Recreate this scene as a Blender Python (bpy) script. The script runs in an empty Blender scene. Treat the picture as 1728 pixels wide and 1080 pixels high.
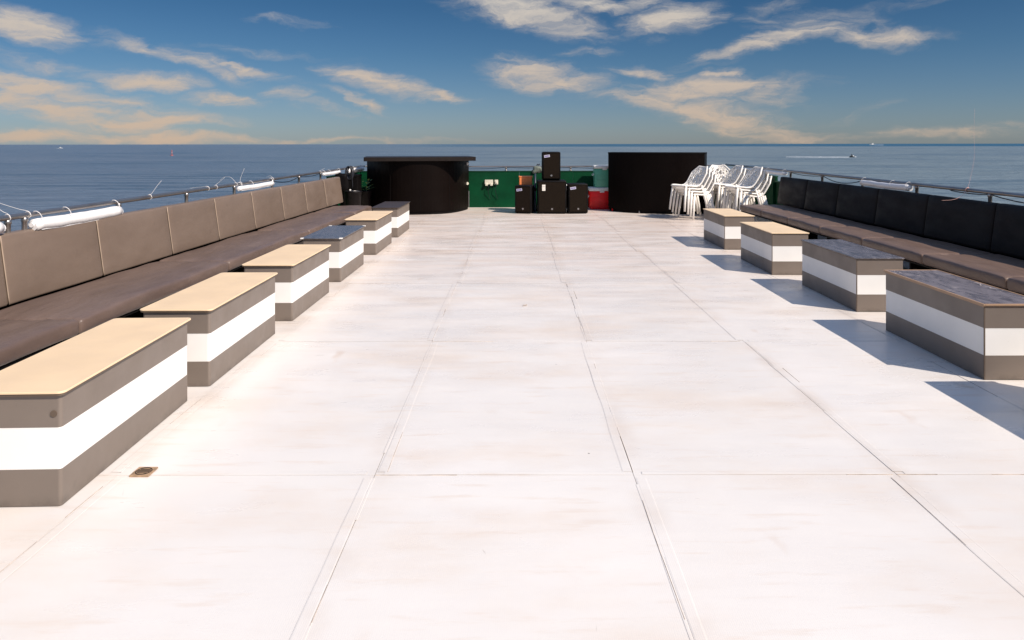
import bpy, bmesh, math, random
from mathutils import Vector, Matrix, noise as mnoise
random.seed(11)
C = bpy.context.scene
COL = C.collection
PI = math.pi
U = 1.5            # eye height above the deck in metres; the deck was surveyed in units of it

# ------------------------------------------------------------------ camera
cam_d = bpy.data.cameras.new('camera')
cam = bpy.data.objects.new('camera', cam_d); COL.objects.link(cam)
cam.location = (0, 0, U)
cam.rotation_euler = (math.radians(90), math.radians(0.06), 0)
cam_d.sensor_width = 36
cam_d.lens = 25.0
cam_d.shift_x = -8/1728
cam_d.shift_y = -(540-243)/1728
cam_d.clip_start = 0.05
cam_d.clip_end = 90000
C.camera = cam
C.render.resolution_x, C.render.resolution_y = 1024, 640

# ------------------------------------------------------------------ light
SUN = Vector((0.28, -0.21, 0.308)).normalized()
sun_el = math.asin(SUN.z); sun_az = math.atan2(SUN.x, SUN.y)
sl = bpy.data.lights.new('sun', 'SUN'); sl.energy = 4.9; sl.angle = math.radians(0.5); sl.color = (1.0, 0.895, 0.785)
so = bpy.data.objects.new('sun', sl); COL.objects.link(so)
so.rotation_euler = SUN.to_track_quat('Z', 'Y').to_euler(); so.location = (6, -6, 8)
C.view_settings.view_transform = 'Standard'; C.view_settings.look = 'None'
C.view_settings.gamma = 1; C.view_settings.use_curve_mapping = False
C.view_settings.exposure = 0.2

world = bpy.data.worlds.new('World'); C.world = world; world.use_nodes = True
SKY_STRENGTH = 0.075
def build_world():
    nt = world.node_tree; nt.nodes.clear(); N = nt.nodes.new; L = nt.links.new
    def math_n(op, a, b=None, clamp=False):
        n = N('ShaderNodeMath'); n.operation = op; n.use_clamp = clamp
        for i, v in enumerate((a, b)):
            if v is None: continue
            if isinstance(v, (int, float)): n.inputs[i].default_value = v
            else: L(v, n.inputs[i])
        return n.outputs[0]
    out = N('ShaderNodeOutputWorld'); bg = N('ShaderNodeBackground'); bg.inputs['Strength'].default_value = SKY_STRENGTH
    sky = N('ShaderNodeTexSky'); sky.sky_type = 'NISHITA'; sky.sun_disc = False
    sky.sun_elevation = sun_el; sky.sun_rotation = sun_az
    sky.air_density = 1.0; sky.dust_density = 0.3; sky.ozone_density = 1.6; sky.altitude = 5
    tc = N('ShaderNodeTexCoord'); sep = N('ShaderNodeSeparateXYZ'); L(tc.outputs['Generated'], sep.inputs[0])
    az = math_n('ARCTAN2', sep.outputs[0], sep.outputs[1])
    el = math_n('ARCSINE', sep.outputs[2])
    # the low sky is greyer and dimmer than the clear-air model, evenly all round the horizon
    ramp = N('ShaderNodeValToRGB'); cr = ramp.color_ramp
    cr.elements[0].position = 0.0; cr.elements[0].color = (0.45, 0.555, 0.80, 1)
    cr.elements[1].position = 1.0; cr.elements[1].color = (1.9, 1.98, 2.05, 1)  # overhead sky raised above the model to lift shadow fill
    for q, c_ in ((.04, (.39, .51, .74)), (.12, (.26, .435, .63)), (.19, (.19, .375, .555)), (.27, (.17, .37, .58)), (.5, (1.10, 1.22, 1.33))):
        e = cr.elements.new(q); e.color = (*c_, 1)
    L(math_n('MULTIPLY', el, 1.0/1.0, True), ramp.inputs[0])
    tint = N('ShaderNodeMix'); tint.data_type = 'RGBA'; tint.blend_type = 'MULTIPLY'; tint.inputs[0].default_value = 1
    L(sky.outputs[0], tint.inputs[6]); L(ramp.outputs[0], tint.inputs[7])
    # clouds: wisps at real bearings and elevations
    co = N('ShaderNodeCombineXYZ'); L(az, co.inputs[0]); L(el, co.inputs[1])
    wn = N('ShaderNodeTexNoise'); wn.inputs['Scale'].default_value = 9; wn.inputs['Detail'].default_value = 6; wn.inputs['Roughness'].default_value = .6
    mp = N('ShaderNodeMapping'); mp.inputs['Scale'].default_value = (1, 2.0, 1); L(co.outputs[0], mp.inputs[0]); L(mp.outputs[0], wn.inputs['Vector'])
    sub = N('ShaderNodeVectorMath'); sub.operation = 'SUBTRACT'; L(wn.outputs['Color'], sub.inputs[0]); sub.inputs[1].default_value = (.5, .5, .5)
    sc = N('ShaderNodeVectorMath'); sc.operation = 'MULTIPLY'; L(sub.outputs[0], sc.inputs[0]); sc.inputs[1].default_value = (.13, .045, 0)
    ad = N('ShaderNodeVectorMath'); ad.operation = 'ADD'; L(co.outputs[0], ad.inputs[0]); L(sc.outputs[0], ad.inputs[1])
    P = ad.outputs[0]
    blobs = [ # bearing px, height px, half width, half height, tilt (deg, clockwise), density
        (30,38,90,26,8,1.0),(300,95,120,11,16,.75),(400,112,95,8,13,.7),(262,139,70,14,-4,.95),(378,163,60,12,2,.85),(482,157,38,9,0,.6),
        (640,140,75,17,14,.9),(735,166,55,9,6,.9),(612,172,50,9,20,.65),(540,180,90,9,12,.4),(40,142,170,20,10,.95),(70,178,190,18,12,.95),(190,165,170,14,10,.6),(150,120,200,16,10,.4),(200,190,150,12,6,.7),
        (270,205,120,13,-2,.95),(60,228,120,12,0,.95),(300,230,170,9,2,.9),(560,236,230,5,0,.5),(480,36,60,7,-3,.45),(220,75,160,13,6,.35),(440,85,120,10,4,.3),
        (880,18,110,24,12,.95),(960,45,80,20,10,.6),(1010,8,100,12,0,.8),(1135,32,66,22,-4,.9),(910,130,85,25,8,.9),(1000,85,60,8,0,.4),
        (1310,70,140,15,-12,.85),(1230,90,60,9,-4,.8),(1470,60,100,14,3,.75),(1360,35,130,18,4,.45),(1320,10,60,14,0,.4),
        (1090,122,62,9,6,.8),(1215,126,24,8,-10,.7),(1190,152,150,18,-2,.9),(1110,172,120,14,6,.8),(1210,195,150,26,14,.85),(1310,225,110,12,10,.6),
        (1270,155,90,22,12,.6),(1600,225,170,11,-4,.55),(1440,200,90,10,-18,.25),(1710,215,70,9,-8,.4),(1400,235,160,7,0,.35),
        (1560,5,160,10,-2,.25),(30,120,120,12,8,.35)]
    acc = None
    for (px, py, rx, ry, tilt, dens) in blobs:
        a = math.atan((px-872)/1200.0); d = math.hypot(1200, px-872); e_ = math.atan((243-py)/d)
        ra = math.atan((px+rx-872)/1200.0)-a; rb = ry/d
        m = N('ShaderNodeMapping'); m.vector_type = 'TEXTURE'
        m.inputs['Location'].default_value = (a, e_, 0); m.inputs['Rotation'].default_value = (0, 0, -math.radians(tilt)); m.inputs['Scale'].default_value = (ra, rb, 1)
        L(P, m.inputs[0])
        ln = N('ShaderNodeVectorMath'); ln.operation = 'LENGTH'; L(m.outputs[0], ln.inputs[0])
        mr = N('ShaderNodeMapRange'); mr.interpolation_type = 'SMOOTHSTEP'
        mr.inputs[1].default_value = 1.9; mr.inputs[2].default_value = 0.0; mr.inputs[3].default_value = 0; mr.inputs[4].default_value = dens
        L(ln.outputs['Value'], mr.inputs[0])
        acc = mr.outputs[0] if acc is None else math_n('MAXIMUM', acc, mr.outputs[0])
    # the same kind of broken cirrus goes on over the rest of the sky
    gn = N('ShaderNodeTexNoise'); gn.inputs['Scale'].default_value = 2.2; gn.inputs['Detail'].default_value = 3
    mp3 = N('ShaderNodeMapping'); mp3.inputs['Scale'].default_value = (1, 1, 2.6); L(tc.outputs['Generated'], mp3.inputs[0]); L(mp3.outputs[0], gn.inputs['Vector'])
    g = N('ShaderNodeMapRange'); g.interpolation_type = 'SMOOTHSTEP'; g.inputs[1].default_value = .48; g.inputs[2].default_value = .68; g.inputs[4].default_value = .7; L(gn.outputs[0], g.inputs[0])
    aabs = math_n('ABSOLUTE', az)
    o1 = N('ShaderNodeMapRange'); o1.interpolation_type = 'SMOOTHSTEP'; o1.inputs[1].default_value = .64; o1.inputs[2].default_value = .80; L(aabs, o1.inputs[0])
    o2 = N('ShaderNodeMapRange'); o2.interpolation_type = 'SMOOTHSTEP'; o2.inputs[1].default_value = .20; o2.inputs[2].default_value = .30; L(el, o2.inputs[0])
    outside = math_n('MAXIMUM', o1.outputs[0], o2.outputs[0])
    acc = math_n('MAXIMUM', acc, math_n('MULTIPLY', g.outputs[0], outside))
    # wispy fibres
    fn = N('ShaderNodeTexNoise'); fn.inputs['Scale'].default_value = 34; fn.inputs['Detail'].default_value = 9; fn.inputs['Roughness'].default_value = .62; fn.inputs['Distortion'].default_value = .5
    mp2 = N('ShaderNodeMapping'); mp2.inputs['Scale'].default_value = (.55, 2.3, 1); mp2.inputs['Rotation'].default_value = (0, 0, math.radians(14)); L(P, mp2.inputs[0]); L(mp2.outputs[0], fn.inputs['Vector'])
    fine = math_n('MULTIPLY', math_n('SUBTRACT', fn.outputs[0], .5), 2.1)
    # fibres only modulate where there is cloud at all
    body = N('ShaderNodeMapRange'); body.interpolation_type = 'SMOOTHSTEP'; body.inputs[1].default_value = .06; body.inputs[2].default_value = 1.12
    L(math_n('ADD', acc, math_n('MULTIPLY', fine, math_n('POWER', acc, .6))), body.inputs[0])
    mask = math_n('MULTIPLY', body.outputs[0], .93, True)
    cl = N('ShaderNodeValToRGB'); r2 = cl.color_ramp
    k = 1.0/SKY_STRENGTH
    r2.elements[0].position = 0.0; r2.elements[0].color = (0.52*k/10, 0.39*k/10, 0.29*k/10, 1)
    r2.elements[1].position = 0.2; r2.elements[1].color = (0.55*k/10, 0.505*k/10, 0.45*k/10, 1)
    L(el, cl.inputs[0])
    mul = N('ShaderNodeVectorMath'); mul.operation = 'SCALE'; mul.inputs['Scale'].default_value = 10; L(cl.outputs[0], mul.inputs[0])
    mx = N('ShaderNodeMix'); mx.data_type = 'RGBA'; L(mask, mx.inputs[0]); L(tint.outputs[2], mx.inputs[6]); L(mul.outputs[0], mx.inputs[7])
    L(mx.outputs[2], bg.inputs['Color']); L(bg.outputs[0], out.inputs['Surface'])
build_world()

# ------------------------------------------------------------------ material helper
class MB:
    def __init__(s, name):
        s.m = bpy.data.materials.new(name); s.m.use_nodes = True
        s.nt = s.m.node_tree; s.b = s.nt.nodes['Principled BSDF']; s.N = s.nt.nodes.new; s.L = s.nt.links.new
        s._tc = None
    def tc(s, kind='Object'):
        if s._tc is None: s._tc = s.N('ShaderNodeTexCoord')
        return s._tc.outputs[kind]
    def mapping(s, scale=(1,1,1), rot=(0,0,0), src=None):
        m = s.N('ShaderNodeMapping'); m.inputs['Scale'].default_value = scale; m.inputs['Rotation'].default_value = rot
        s.L(src or s.tc(), m.inputs[0]); return m.outputs[0]
    def noise(s, scale, detail=4, rough=.55, vec=None, dist=0):
        n = s.N('ShaderNodeTexNoise'); n.inputs['Scale'].default_value = scale; n.inputs['Detail'].default_value = detail
        n.inputs['Roughness'].default_value = rough; n.inputs['Distortion'].default_value = dist
        s.L(vec or s.tc(), n.inputs['Vector']); return n.outputs[0]
    def rng(s, v, a, b, c=0, d=1, smooth=True):
        n = s.N('ShaderNodeMapRange'); n.interpolation_type = 'SMOOTHSTEP' if smooth else 'LINEAR'
        for i, x in zip((1,2,3,4), (a,b,c,d)): n.inputs[i].default_value = x
        s.L(v, n.inputs[0]); return n.outputs[0]
    def mix(s, f, a, b, mode='MIX'):
        n = s.N('ShaderNodeMix'); n.data_type = 'RGBA'; n.blend_type = mode
        for i, x in zip((0,6,7), (f,a,b)):
            if isinstance(x, (int, float)): n.inputs[i].default_value = x
            elif isinstance(x, tuple): n.inputs[i].default_value = (*x[:3], 1)
            else: s.L(x, n.inputs[i])
        return n.outputs[2]
    def math(s, op, a, b):
        n = s.N('ShaderNodeMath'); n.operation = op
        for i, x in enumerate((a, b)):
            if isinstance(x, (int, float)): n.inputs[i].default_value = x
            else: s.L(x, n.inputs[i])
        return n.outputs[0]
    def bump(s, h, strength=.3, dist=.002, prev=None):
        n = s.N('ShaderNodeBump'); n.inputs['Strength'].default_value = strength; n.inputs['Distance'].default_value = dist
        s.L(h, n.inputs['Height'])
        if prev: s.L(prev, n.inputs['Normal'])
        s.L(n.outputs[0], s.b.inputs['Normal']); return n.outputs[0]
    def set(s, key, v):
        if isinstance(v, (int, float)): s.b.inputs[key].default_value = v
        elif isinstance(v, tuple): s.b.inputs[key].default_value = (*v[:3], 1)
        else: s.L(v, s.b.inputs[key])

def plain(name, col, rough=.5, metal=0, var=.12, scale=6, bump=.15, bscale=120, coat=0, spec=.5):
    M = MB(name); M.set('Specular IOR Level', spec)
    n = M.noise(scale, 5)
    dark = tuple(c*(1-var) for c in col); lite = tuple(min(1, c*(1+var)) for c in col)
    M.set('Base Color', M.mix(M.rng(n, .3, .7), dark, lite))
    M.set('Roughness', M.rng(M.noise(scale*2.3, 4), .25, .75, max(.03, rough-.08), min(1, rough+.1)))
    M.set('Metallic', metal)
    if coat: M.set('Coat Weight', coat)
    if bump: M.bump(M.noise(bscale, 3), bump, .0015)
    return M.m

def mat_deck():
    M = MB('white_deck_paint')
    geo = M.N('ShaderNodeNewGeometry'); pos = geo.outputs['Position']
    M_ = lambda sc, rot=(0,0,0): M.mapping(sc, rot, pos)
    base = M.mix(M.rng(M.noise(.55, 5, .6, pos), .3, .7), (.735,.695,.655), (.80,.76,.72))
    # worn beige smears running across the deck
    st = M.rng(M.noise(.8, 7, .6, M_((.9, 1.7, 1))), .44, .74, 0, .8)
    base = M.mix(st, base, (.72,.62,.53))
    st2 = M.rng(M.noise(7, 4, .6, M_((.35, 2.2, 1))), .54, .72, 0, .5)
    base = M.mix(st2, base, (.70,.60,.515))
    # rust-brown spots
    sp = M.rng(M.noise(2.1, 3, .45, M_((1.6, .8, 1))), .67, .78, 0, .45)
    base = M.mix(sp, base, (.60,.44,.32))
    sx_ = M.N('ShaderNodeSeparateXYZ'); M.L(pos, sx_.inputs[0])
    pp = M.math('PINGPONG', M.math('ADD', sx_.outputs[0], .645-.0), .5925)
    near = M.rng(pp, 0, .11, 1, 0)
    base = M.mix(M.math('MULTIPLY', near, M.rng(M.noise(1.5, 4, .6, pos), .42, .66, 0, .5)), base, (.62,.53,.455))
    # small dark specks and scratches
    v = M.N('ShaderNodeTexVoronoi'); v.inputs['Scale'].default_value = 3.2; M.L(pos, v.inputs['Vector'])
    gate = M.rng(M.noise(1.7, 2, .5, pos), .60, .64)
    dot = M.math('MULTIPLY', M.rng(v.outputs['Distance'], .016, .028, 1, 0), gate)
    base = M.mix(dot, base, (.12,.09,.07))
    sv = M.N('ShaderNodeTexVoronoi'); sv.feature = 'DISTANCE_TO_EDGE'; sv.inputs['Scale'].default_value = 1.1
    M.L(M_((1.3, .7, 1), (0,0,.5)), sv.inputs['Vector'])
    scr = M.math('MULTIPLY', M.rng(sv.outputs['Distance'], .001, .0028, 1, 0), M.rng(M.noise(2.6, 3, .5, pos), .66, .70))
    base = M.mix(M.math('MULTIPLY', scr, .6), base, (.30,.25,.21))
    sepd = M.N('ShaderNodeSeparateXYZ'); M.L(pos, sepd.inputs[0])
    # warm smears get stronger towards the far end
    far_smear = M.math('MULTIPLY', M.rng(sepd.outputs[1], 3.5, 13), M.rng(M.noise(1.6, 6, .65, M_((.35, 3.0, 1))), .36, .66, .25, .85))
    base = M.mix(far_smear, base, (.66,.53,.445))
    M.set('Base Color', base)
    M.set('Roughness', M.rng(M.noise(1.3, 6, .6, M_((1, 2.4, 1))), .3, .7, .24, .44))
    M.set('Specular IOR Level', .5)
    w = M.N('ShaderNodeTexWave'); w.inputs['Scale'].default_value = 45; w.inputs['Distortion'].default_value = .6; w.bands_direction = 'X'; M.L(pos, w.inputs['Vector'])
    b1 = M.bump(M.noise(3.0, 3, .5, M_((.5, 2.2, 1))), .35, .006)
    b2 = M.bump(w.outputs['Fac'], .10, .0008, b1)
    M.bump(M.noise(160, 2, .5, pos), .12, .001, b2)
    return M.m

def mat_sea():
    M = MB('sea_water')
    geo = M.N('ShaderNodeNewGeometry'); pos = geo.outputs['Position']
    sep = M.N('ShaderNodeSeparateXYZ'); M.L(pos, sep.inputs[0])
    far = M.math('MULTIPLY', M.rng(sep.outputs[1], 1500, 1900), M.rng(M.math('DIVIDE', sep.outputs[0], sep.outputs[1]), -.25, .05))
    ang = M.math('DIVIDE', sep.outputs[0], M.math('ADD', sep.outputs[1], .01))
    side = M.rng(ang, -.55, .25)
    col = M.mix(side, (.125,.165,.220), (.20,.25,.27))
    patch = M.rng(M.noise(1, 4, .6, M.mapping((.004, .012, 1), (0,0,.1), pos)), .35, .68)
    col = M.mix(M.math('MULTIPLY', patch, .40), col, (.075,.125,.185))
    rip = M.math('MULTIPLY', M.rng(M.noise(1, 5, .62, M.mapping((.022, .16, 1), (0,0,.06), pos),   .8), .50, .60), M.rng(M.noise(1, 3, .5, M.mapping((.006, .02, 1), (0,0,.2), pos)), .42, .55))
    col = M.mix(M.math('MULTIPLY', rip, .75), col, (.030,.075,.125))  # shading of the waves put into the colour as dark streaks
    rip2 = M.rng(M.noise(1, 4, .6, M.mapping((.09, .55, 1), (0,0,-.05), pos), .6), .50, .62, 0, .35)
    col = M.mix(rip2, col, (.03,.075,.13))
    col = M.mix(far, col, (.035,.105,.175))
    M.set('Base Color', col)
    M.set('Roughness', .36); M.set('IOR', 1.33)
    M.set('Specular IOR Level', M.rng(far, 0, 1, .42, .14))
    n1 = M.noise(1, 4, .55, M.mapping((.045, .16, 1), (0,0,.12), pos))
    n2 = M.noise(1, 5, .6, M.mapping((.30, .95, 1), (0,0,-.15), pos))
    n3 = M.noise(1, 4, .6, M.mapping((1.6, 3.4, 1), (0,0,.3), pos))
    b = M.bump(n1, .8, 4.0); b = M.bump(n2, .9, 1.1, b); M.bump(n3, .8, .16, b)
    return M.m

def mat_leather(name, a, b, rough, streak=True, spec=.5):
    M = MB(name)
    geo = M.N('ShaderNodeNewGeometry'); pos = geo.outputs['Position']
    n = M.noise(2.0, 6, .6, M.mapping((2.4, .8, 2.0), (0,0,.05), pos))
    c = M.mix(M.rng(n, .3, .7), a, b)
    c = M.mix(M.rng(M.noise(9, 4, .6, pos), .62, .8, 0, .35), c, tuple(x*.6 for x in a))
    # paler streaks along the cushions
    c = M.mix(M.rng(M.noise(2.2, 6, .65, M.mapping((5, .8, 3), (0,0,.08), pos)), .56, .76, 0, .45 if streak else .2), c, tuple(min(1, x*1.35) for x in b))
    M.set('Base Color', c)
    M.set('Roughness', M.rng(M.noise(3.2, 5, .6, M.mapping((3, .7, 2), (0,0,0), pos)), .3, .72, rough-.10, rough+.10))
    M.set('Specular IOR Level', spec)
    b0 = M.bump(M.noise(1.6, 4, .55, M.mapping((2.2, 1.0, 1.2), (0,0,.35), pos), .6), .5 if streak else .25, .03)
    b1 = M.bump(M.noise(5, 4, .55, M.mapping((3.2, .7, 1.4), (0,0,.1), pos)), .55 if streak else .2, .016, b0)
    M.bump(M.noise(380, 2, .5, pos), .2, .0008, b1)
    return M.m

def mat_slate(name, base, vein, refl, rough=.18, veins=.5):
    M = MB(name)
    n = M.noise(4.5, 8, .7, M.mapping((2.6, .9, 1), (0,0,.4)), 1.2)
    c = M.mix(M.rng(n, .34, .62), base, refl)  # sky reflection mixed into the colour as the lighter tone
    v = M.N('ShaderNodeTexVoronoi'); v.feature = 'DISTANCE_TO_EDGE'; v.inputs['Scale'].default_value = 4.2
    wn = M.N('ShaderNodeTexNoise'); wn.inputs['Scale'].default_value = 3; wn.inputs['Detail'].default_value = 4; M.L(M.tc(), wn.inputs['Vector'])
    ad = M.N('ShaderNodeMix'); ad.data_type = 'RGBA'; ad.inputs[0].default_value = .45; M.L(M.tc(), ad.inputs[6]); M.L(wn.outputs['Color'], ad.inputs[7])
    M.L(ad.outputs[2], v.inputs['Vector'])
    ve = M.math('MULTIPLY', M.rng(v.outputs['Distance'], .004, .022, 1, 0), M.rng(M.noise(5, 3), .45, .62))
    c = M.mix(M.math('MULTIPLY', ve, veins), c, vein)
    M.set('Base Color', c); M.set('Roughness', M.rng(n, .3, .7, rough, rough+.16))
    M.bump(M.noise(16, 5, .6, None, .6), .25, .003)
    return M.m

def mat_speaker(name):
    M = MB(name)
    v = M.N('ShaderNodeTexVoronoi'); v.inputs['Scale'].default_value = 140; M.L(M.tc(), v.inputs['Vector'])
    M.set('Base Color', M.mix(M.rng(v.outputs['Distance'], .3, .5), (.004,.003,.0024), (.016,.0108,.007)))
    M.set('Roughness', .6); M.set('Specular IOR Level', .06); M.bump(v.outputs['Distance'], .5, .001)
    return M.m

def mat_steel():
    M = MB('stainless_steel')
    M.set('Base Color', M.mix(M.rng(M.noise(2.5, 3), .5, .8), (.36,.34,.33), (.26,.20,.17)))
    M.set('Metallic', .9); M.set('Roughness', .34)
    return M.m

def mat_laminate(name, col, rough=.42, var=.05, stain=.10):
    M = MB(name)
    c = M.mix(M.rng(M.noise(2.5, 5), .3, .7), tuple(x*(1-var) for x in col), tuple(x*(1+var) for x in col))
    c = M.mix(M.rng(M.noise(5.2, 4, .6), .66, .80, 0, stain*4), c, tuple(x*.72 for x in col))
    c = M.mix(M.rng(M.noise(24, 2, .4), .76, .80, 0, stain*3), c, tuple(x*.55 for x in col))
    # splashed dirt along the foot of each box, scuffed here and there
    sz = M.N('ShaderNodeSeparateXYZ'); M.L(M.tc(), sz.inputs[0])
    foot = M.math('MULTIPLY', M.rng(sz.outputs[2], .0, .05, 1, 0), M.rng(M.noise(9, 5, .65), .38, .68, .1, .7))
    c = M.mix(foot, c, tuple(x*.5 for x in col))
    sc = M.math('MULTIPLY', M.rng(M.noise(3, 6, .7, M.mapping((6, 6, 40))), .66, .72), M.rng(M.noise(2.1, 2), .5, .6, 0, .45))
    c = M.mix(sc, c, tuple(min(.85, x*1.6) for x in col))
    M.set('Base Color', c); M.set('Roughness', M.rng(M.noise(6, 4), .3, .7, rough-.06, rough+.1))
    b = M.bump(M.noise(2.2, 2), .25, .006); M.bump(M.noise(260, 2), .10, .0006, b)
    return M.m

MAT = dict(
    deck=mat_deck(), sea=mat_sea(), steel=mat_steel(), grille=mat_speaker('speaker_grille_black'),
    strip=plain('seam_paint', (.755,.72,.685), .5, 0, .05, 3, .3, 30),
    bead=plain('seam_dirt', (.47,.40,.34), .7, 0, .3, 12, .3, 60),
    hull=plain('hull_paint', (.55,.57,.58), .4),
    grey=mat_laminate('taupe_laminate', (.182,.147,.122)),
    white=mat_laminate('white_laminate', (.83,.81,.775), .4, .03, .05),
    beige=mat_laminate('beige_tabletop', (.80,.60,.385), .5, .04, .06),
    edge=plain('dark_table_edge', (.12,.085,.06), .5),
    tanedge=plain('tan_table_edge', (.40,.25,.15), .5),
    slate=mat_slate('dark_slate_top', (.075,.077,.092), (.30,.29,.30), (.12,.125,.148), .20, .3),
    marble=mat_slate('veined_slate_top', (.105,.088,.088), (.60,.52,.48), (.20,.175,.182), .22, 1.0),
    marble2=mat_slate('dark_veined_slate_top', (.075,.068,.074), (.40,.36,.35), (.16,.148,.162), .16, .6),
    brown=plain('dark_brown_top', (.055,.04,.035), .35),
    back=mat_leather('taupe_back_leatherette', (.165,.118,.088), (.19,.138,.105), .46, False),
    seat=mat_leather('brown_seat_leatherette', (.118,.080,.064), (.160,.110,.088), .40),
    seatr=mat_leather('brown_leatherette', (.138,.088,.064), (.165,.108,.080), .46),
    backr=mat_leather('shade_dark_leatherette', (.012,.009,.008), (.016,.012,.011), .6, False, .18),  # shade on the right backs is put into this colour
    seam_line=plain('tan_seam_line', (.36,.27,.20), .45),
    green=plain('green_bulwark_paint', (.0006,.048,.017), .55, 0, .2, 2.5, .3, 20, 0, .15),
    darkgreen=plain('dark_green_cap_paint', (.006,.055,.025), .5),
    blackg=plain('black_gloss_panel', (.0050,.0030,.0024), .42, 0, .15, 1.2, 0, 15, 0, .06),
    blackm=plain('black_matt', (.005,.004,.004), .6, spec=.08),
    bartop=plain('dark_wood_bar_top', (.014,.009,.0065), .4, spec=.3),
    cab=plain('speaker_cabinet_black', (.007,.006,.006), .5, 0, .2, 8, .4, 220, 0, .1),
    plastic=plain('white_chair_plastic', (.84,.80,.74), .38, 0, .04, 5, .1, 90),
    curtain=plain('white_rolled_curtain', (.82,.80,.79), .42, 0, .04, 4, .6, 25),
    rope=plain('white_string', (.75,.72,.70), .6),
    pinkrope=plain('pink_string', (.72,.42,.36), .6),
    cable=plain('dark_cable', (.012,.014,.022), .5),
    sticker=plain('sticker_lilac_white', (.52,.50,.60), .5),
    print=plain('sticker_ink', (.10,.07,.26), .6),
    paper=plain('white_paper_label', (.78,.75,.68), .6),
    cream=plain('cream_socket_plastic', (.66,.62,.50), .5),
    orange=plain('orange_plastic', (.85,.25,.07), .5),
    greyfab=plain('grey_green_fabric', (.15,.17,.14), .8, 0, .3, 12, .8, 40),
    navy=plain('navy_painted_metal', (.012,.022,.04), .45),
    red=plain('red_cooler_plastic', (.93,.003,.004), .45, 0, .08),
    cgreen=plain('sea_green_cooler_plastic', (.10,.40,.26), .42, 0, .08),
    clid=plain('white_cooler_lid', (.80,.78,.74), .45),
    bucket=plain('dark_plastic_bucket', (.006,.004,.005), .45, spec=.15),
    leaf=plain('pale_green_leaf', (.20,.32,.12), .6),
    brass=plain('weathered_brass', (.50,.33,.20), .4, .6, .35, 20, .5, 120),
    hole=plain('drain_slot_dark', (.03,.02,.015), .8),
    foam=plain('wake_foam', (.75,.78,.80), .8),
    boatw=plain('boat_white_gelcoat', (.82,.82,.80), .3),
    boatd=plain('boat_dark_glass', (.02,.03,.04), .2),
    buoyr=plain('red_buoy_paint', (.42,.12,.11), .6),
    suit=plain('black_wetsuit', (.015,.017,.02), .6),
)

# ------------------------------------------------------------------ object helpers
def link(name, me, mat=None, parent=None, loc=(0,0,0), rotz=0):
    o = bpy.data.objects.new(name, me); COL.objects.link(o)
    if mat is not None:
        if isinstance(mat, str): mat = MAT[mat]
        me.materials.clear(); me.materials.append(mat)
    o.location = loc; o.rotation_euler = (0, 0, rotz)
    if parent: o.parent = parent
    return o
def tag(o, label=None, cat=None, group=None, kind=None):
    for k, v in (('label', label), ('category', cat), ('group', group), ('kind', kind)):
        if v: o[k] = v
    return o
def thing(name, label, cat, loc=(0,0,0), rotz=0, group=None):
    o = bpy.data.objects.new(name, None); COL.objects.link(o); o.empty_display_size = .1
    o.location = loc; o.rotation_euler = (0, 0, rotz)
    return tag(o, label, cat, group)
def mesh(name, vs, fs, smooth=False):
    me = bpy.data.meshes.new(name); me.from_pydata([tuple(v) for v in vs], [], fs); me.update()
    if smooth: me.polygons.foreach_set('use_smooth', [True]*len(me.polygons))
    return me
def copy_tree(o, parent=None):
    c = o.copy(); COL.objects.link(c); c.parent = parent
    for ch in list(o.children): copy_tree(ch, c)
    return c

def soft_box(sx, sy, sz, r, nx=4, ny=4, nz=3, disp=None):
    """rounded cushion-like box centred on the origin"""
    def lines(s, n):
        h = s/2
        a = [-h, -h+r*.12, -h+r*.4, -h+r]
        n = max(1, n)
        b = [-h+r + (s-2*r)*i/n for i in range(1, n)]
        return a+b+[h-r, h-r*.4, h-r*.12, h]
    X, Y, Z = lines(sx, nx), lines(sy, ny), lines(sz, nz)
    idx = {}; vs = []; fs = []
    def vid(x, y, z):
        k = (round(x,6), round(y,6), round(z,6))
        if k not in idx:
            c = Vector((max(-sx/2+r, min(sx/2-r, x)), max(-sy/2+r, min(sy/2-r, y)), max(-sz/2+r, min(sz/2-r, z))))
            d = Vector((x,y,z))-c
            p = c + (d.normalized()*r if d.length > 1e-9 else d)
            if disp: p = Vector(disp(p))
            idx[k] = len(vs); vs.append(p)
        return idx[k]
    for s in (-1, 1):
        for A, B, mk in ((X, Y, lambda a, b: (a, b, s*sz/2)), (Y, Z, lambda a, b: (s*sx/2, a, b)), (Z, X, lambda a, b: (b, s*sy/2, a))):
            for i in range(len(A)-1):
                for j in range(len(B)-1):
                    q = [vid(*mk(A[i],B[j])), vid(*mk(A[i+1],B[j])), vid(*mk(A[i+1],B[j+1])), vid(*mk(A[i],B[j+1]))]
                    if s < 0: q.reverse()
                    fs.append(q)
    return mesh('soft_box', vs, fs, True)

def rprism(x0, x1, y0, y1, z0, z1, r=.02, seg=5, bev=.0):
    """slab with rounded vertical corners and a slight top/bottom bevel"""
    def ring(inset, z):
        pts = []
        rr = max(r-inset, .0005)
        for cx, cy, a0 in ((x1-r, y1-r, 0), (x0+r, y1-r, 90), (x0+r, y0+r, 180), (x1-r, y0+r, 270)):
            for i in range(seg+1):
                a = math.radians(a0+90*i/seg); pts.append((cx+rr*math.cos(a), cy+rr*math.sin(a), z))
        return pts
    rings = [ring(bev, z0), ring(0, z0+bev), ring(0, z1-bev), ring(bev, z1)] if bev else [ring(0, z0), ring(0, z1)]
    vs = [p for q in rings for p in q]; n = len(rings[0]); fs = []
    for k in range(len(rings)-1):
        for i in range(n):
            j = (i+1) % n; fs.append([k*n+i, k*n+j, (k+1)*n+j, (k+1)*n+i])
    fs.append(list(range(n))[::-1]); fs.append([(len(rings)-1)*n+i for i in range(n)])
    return mesh('slab', vs, fs)

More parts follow.
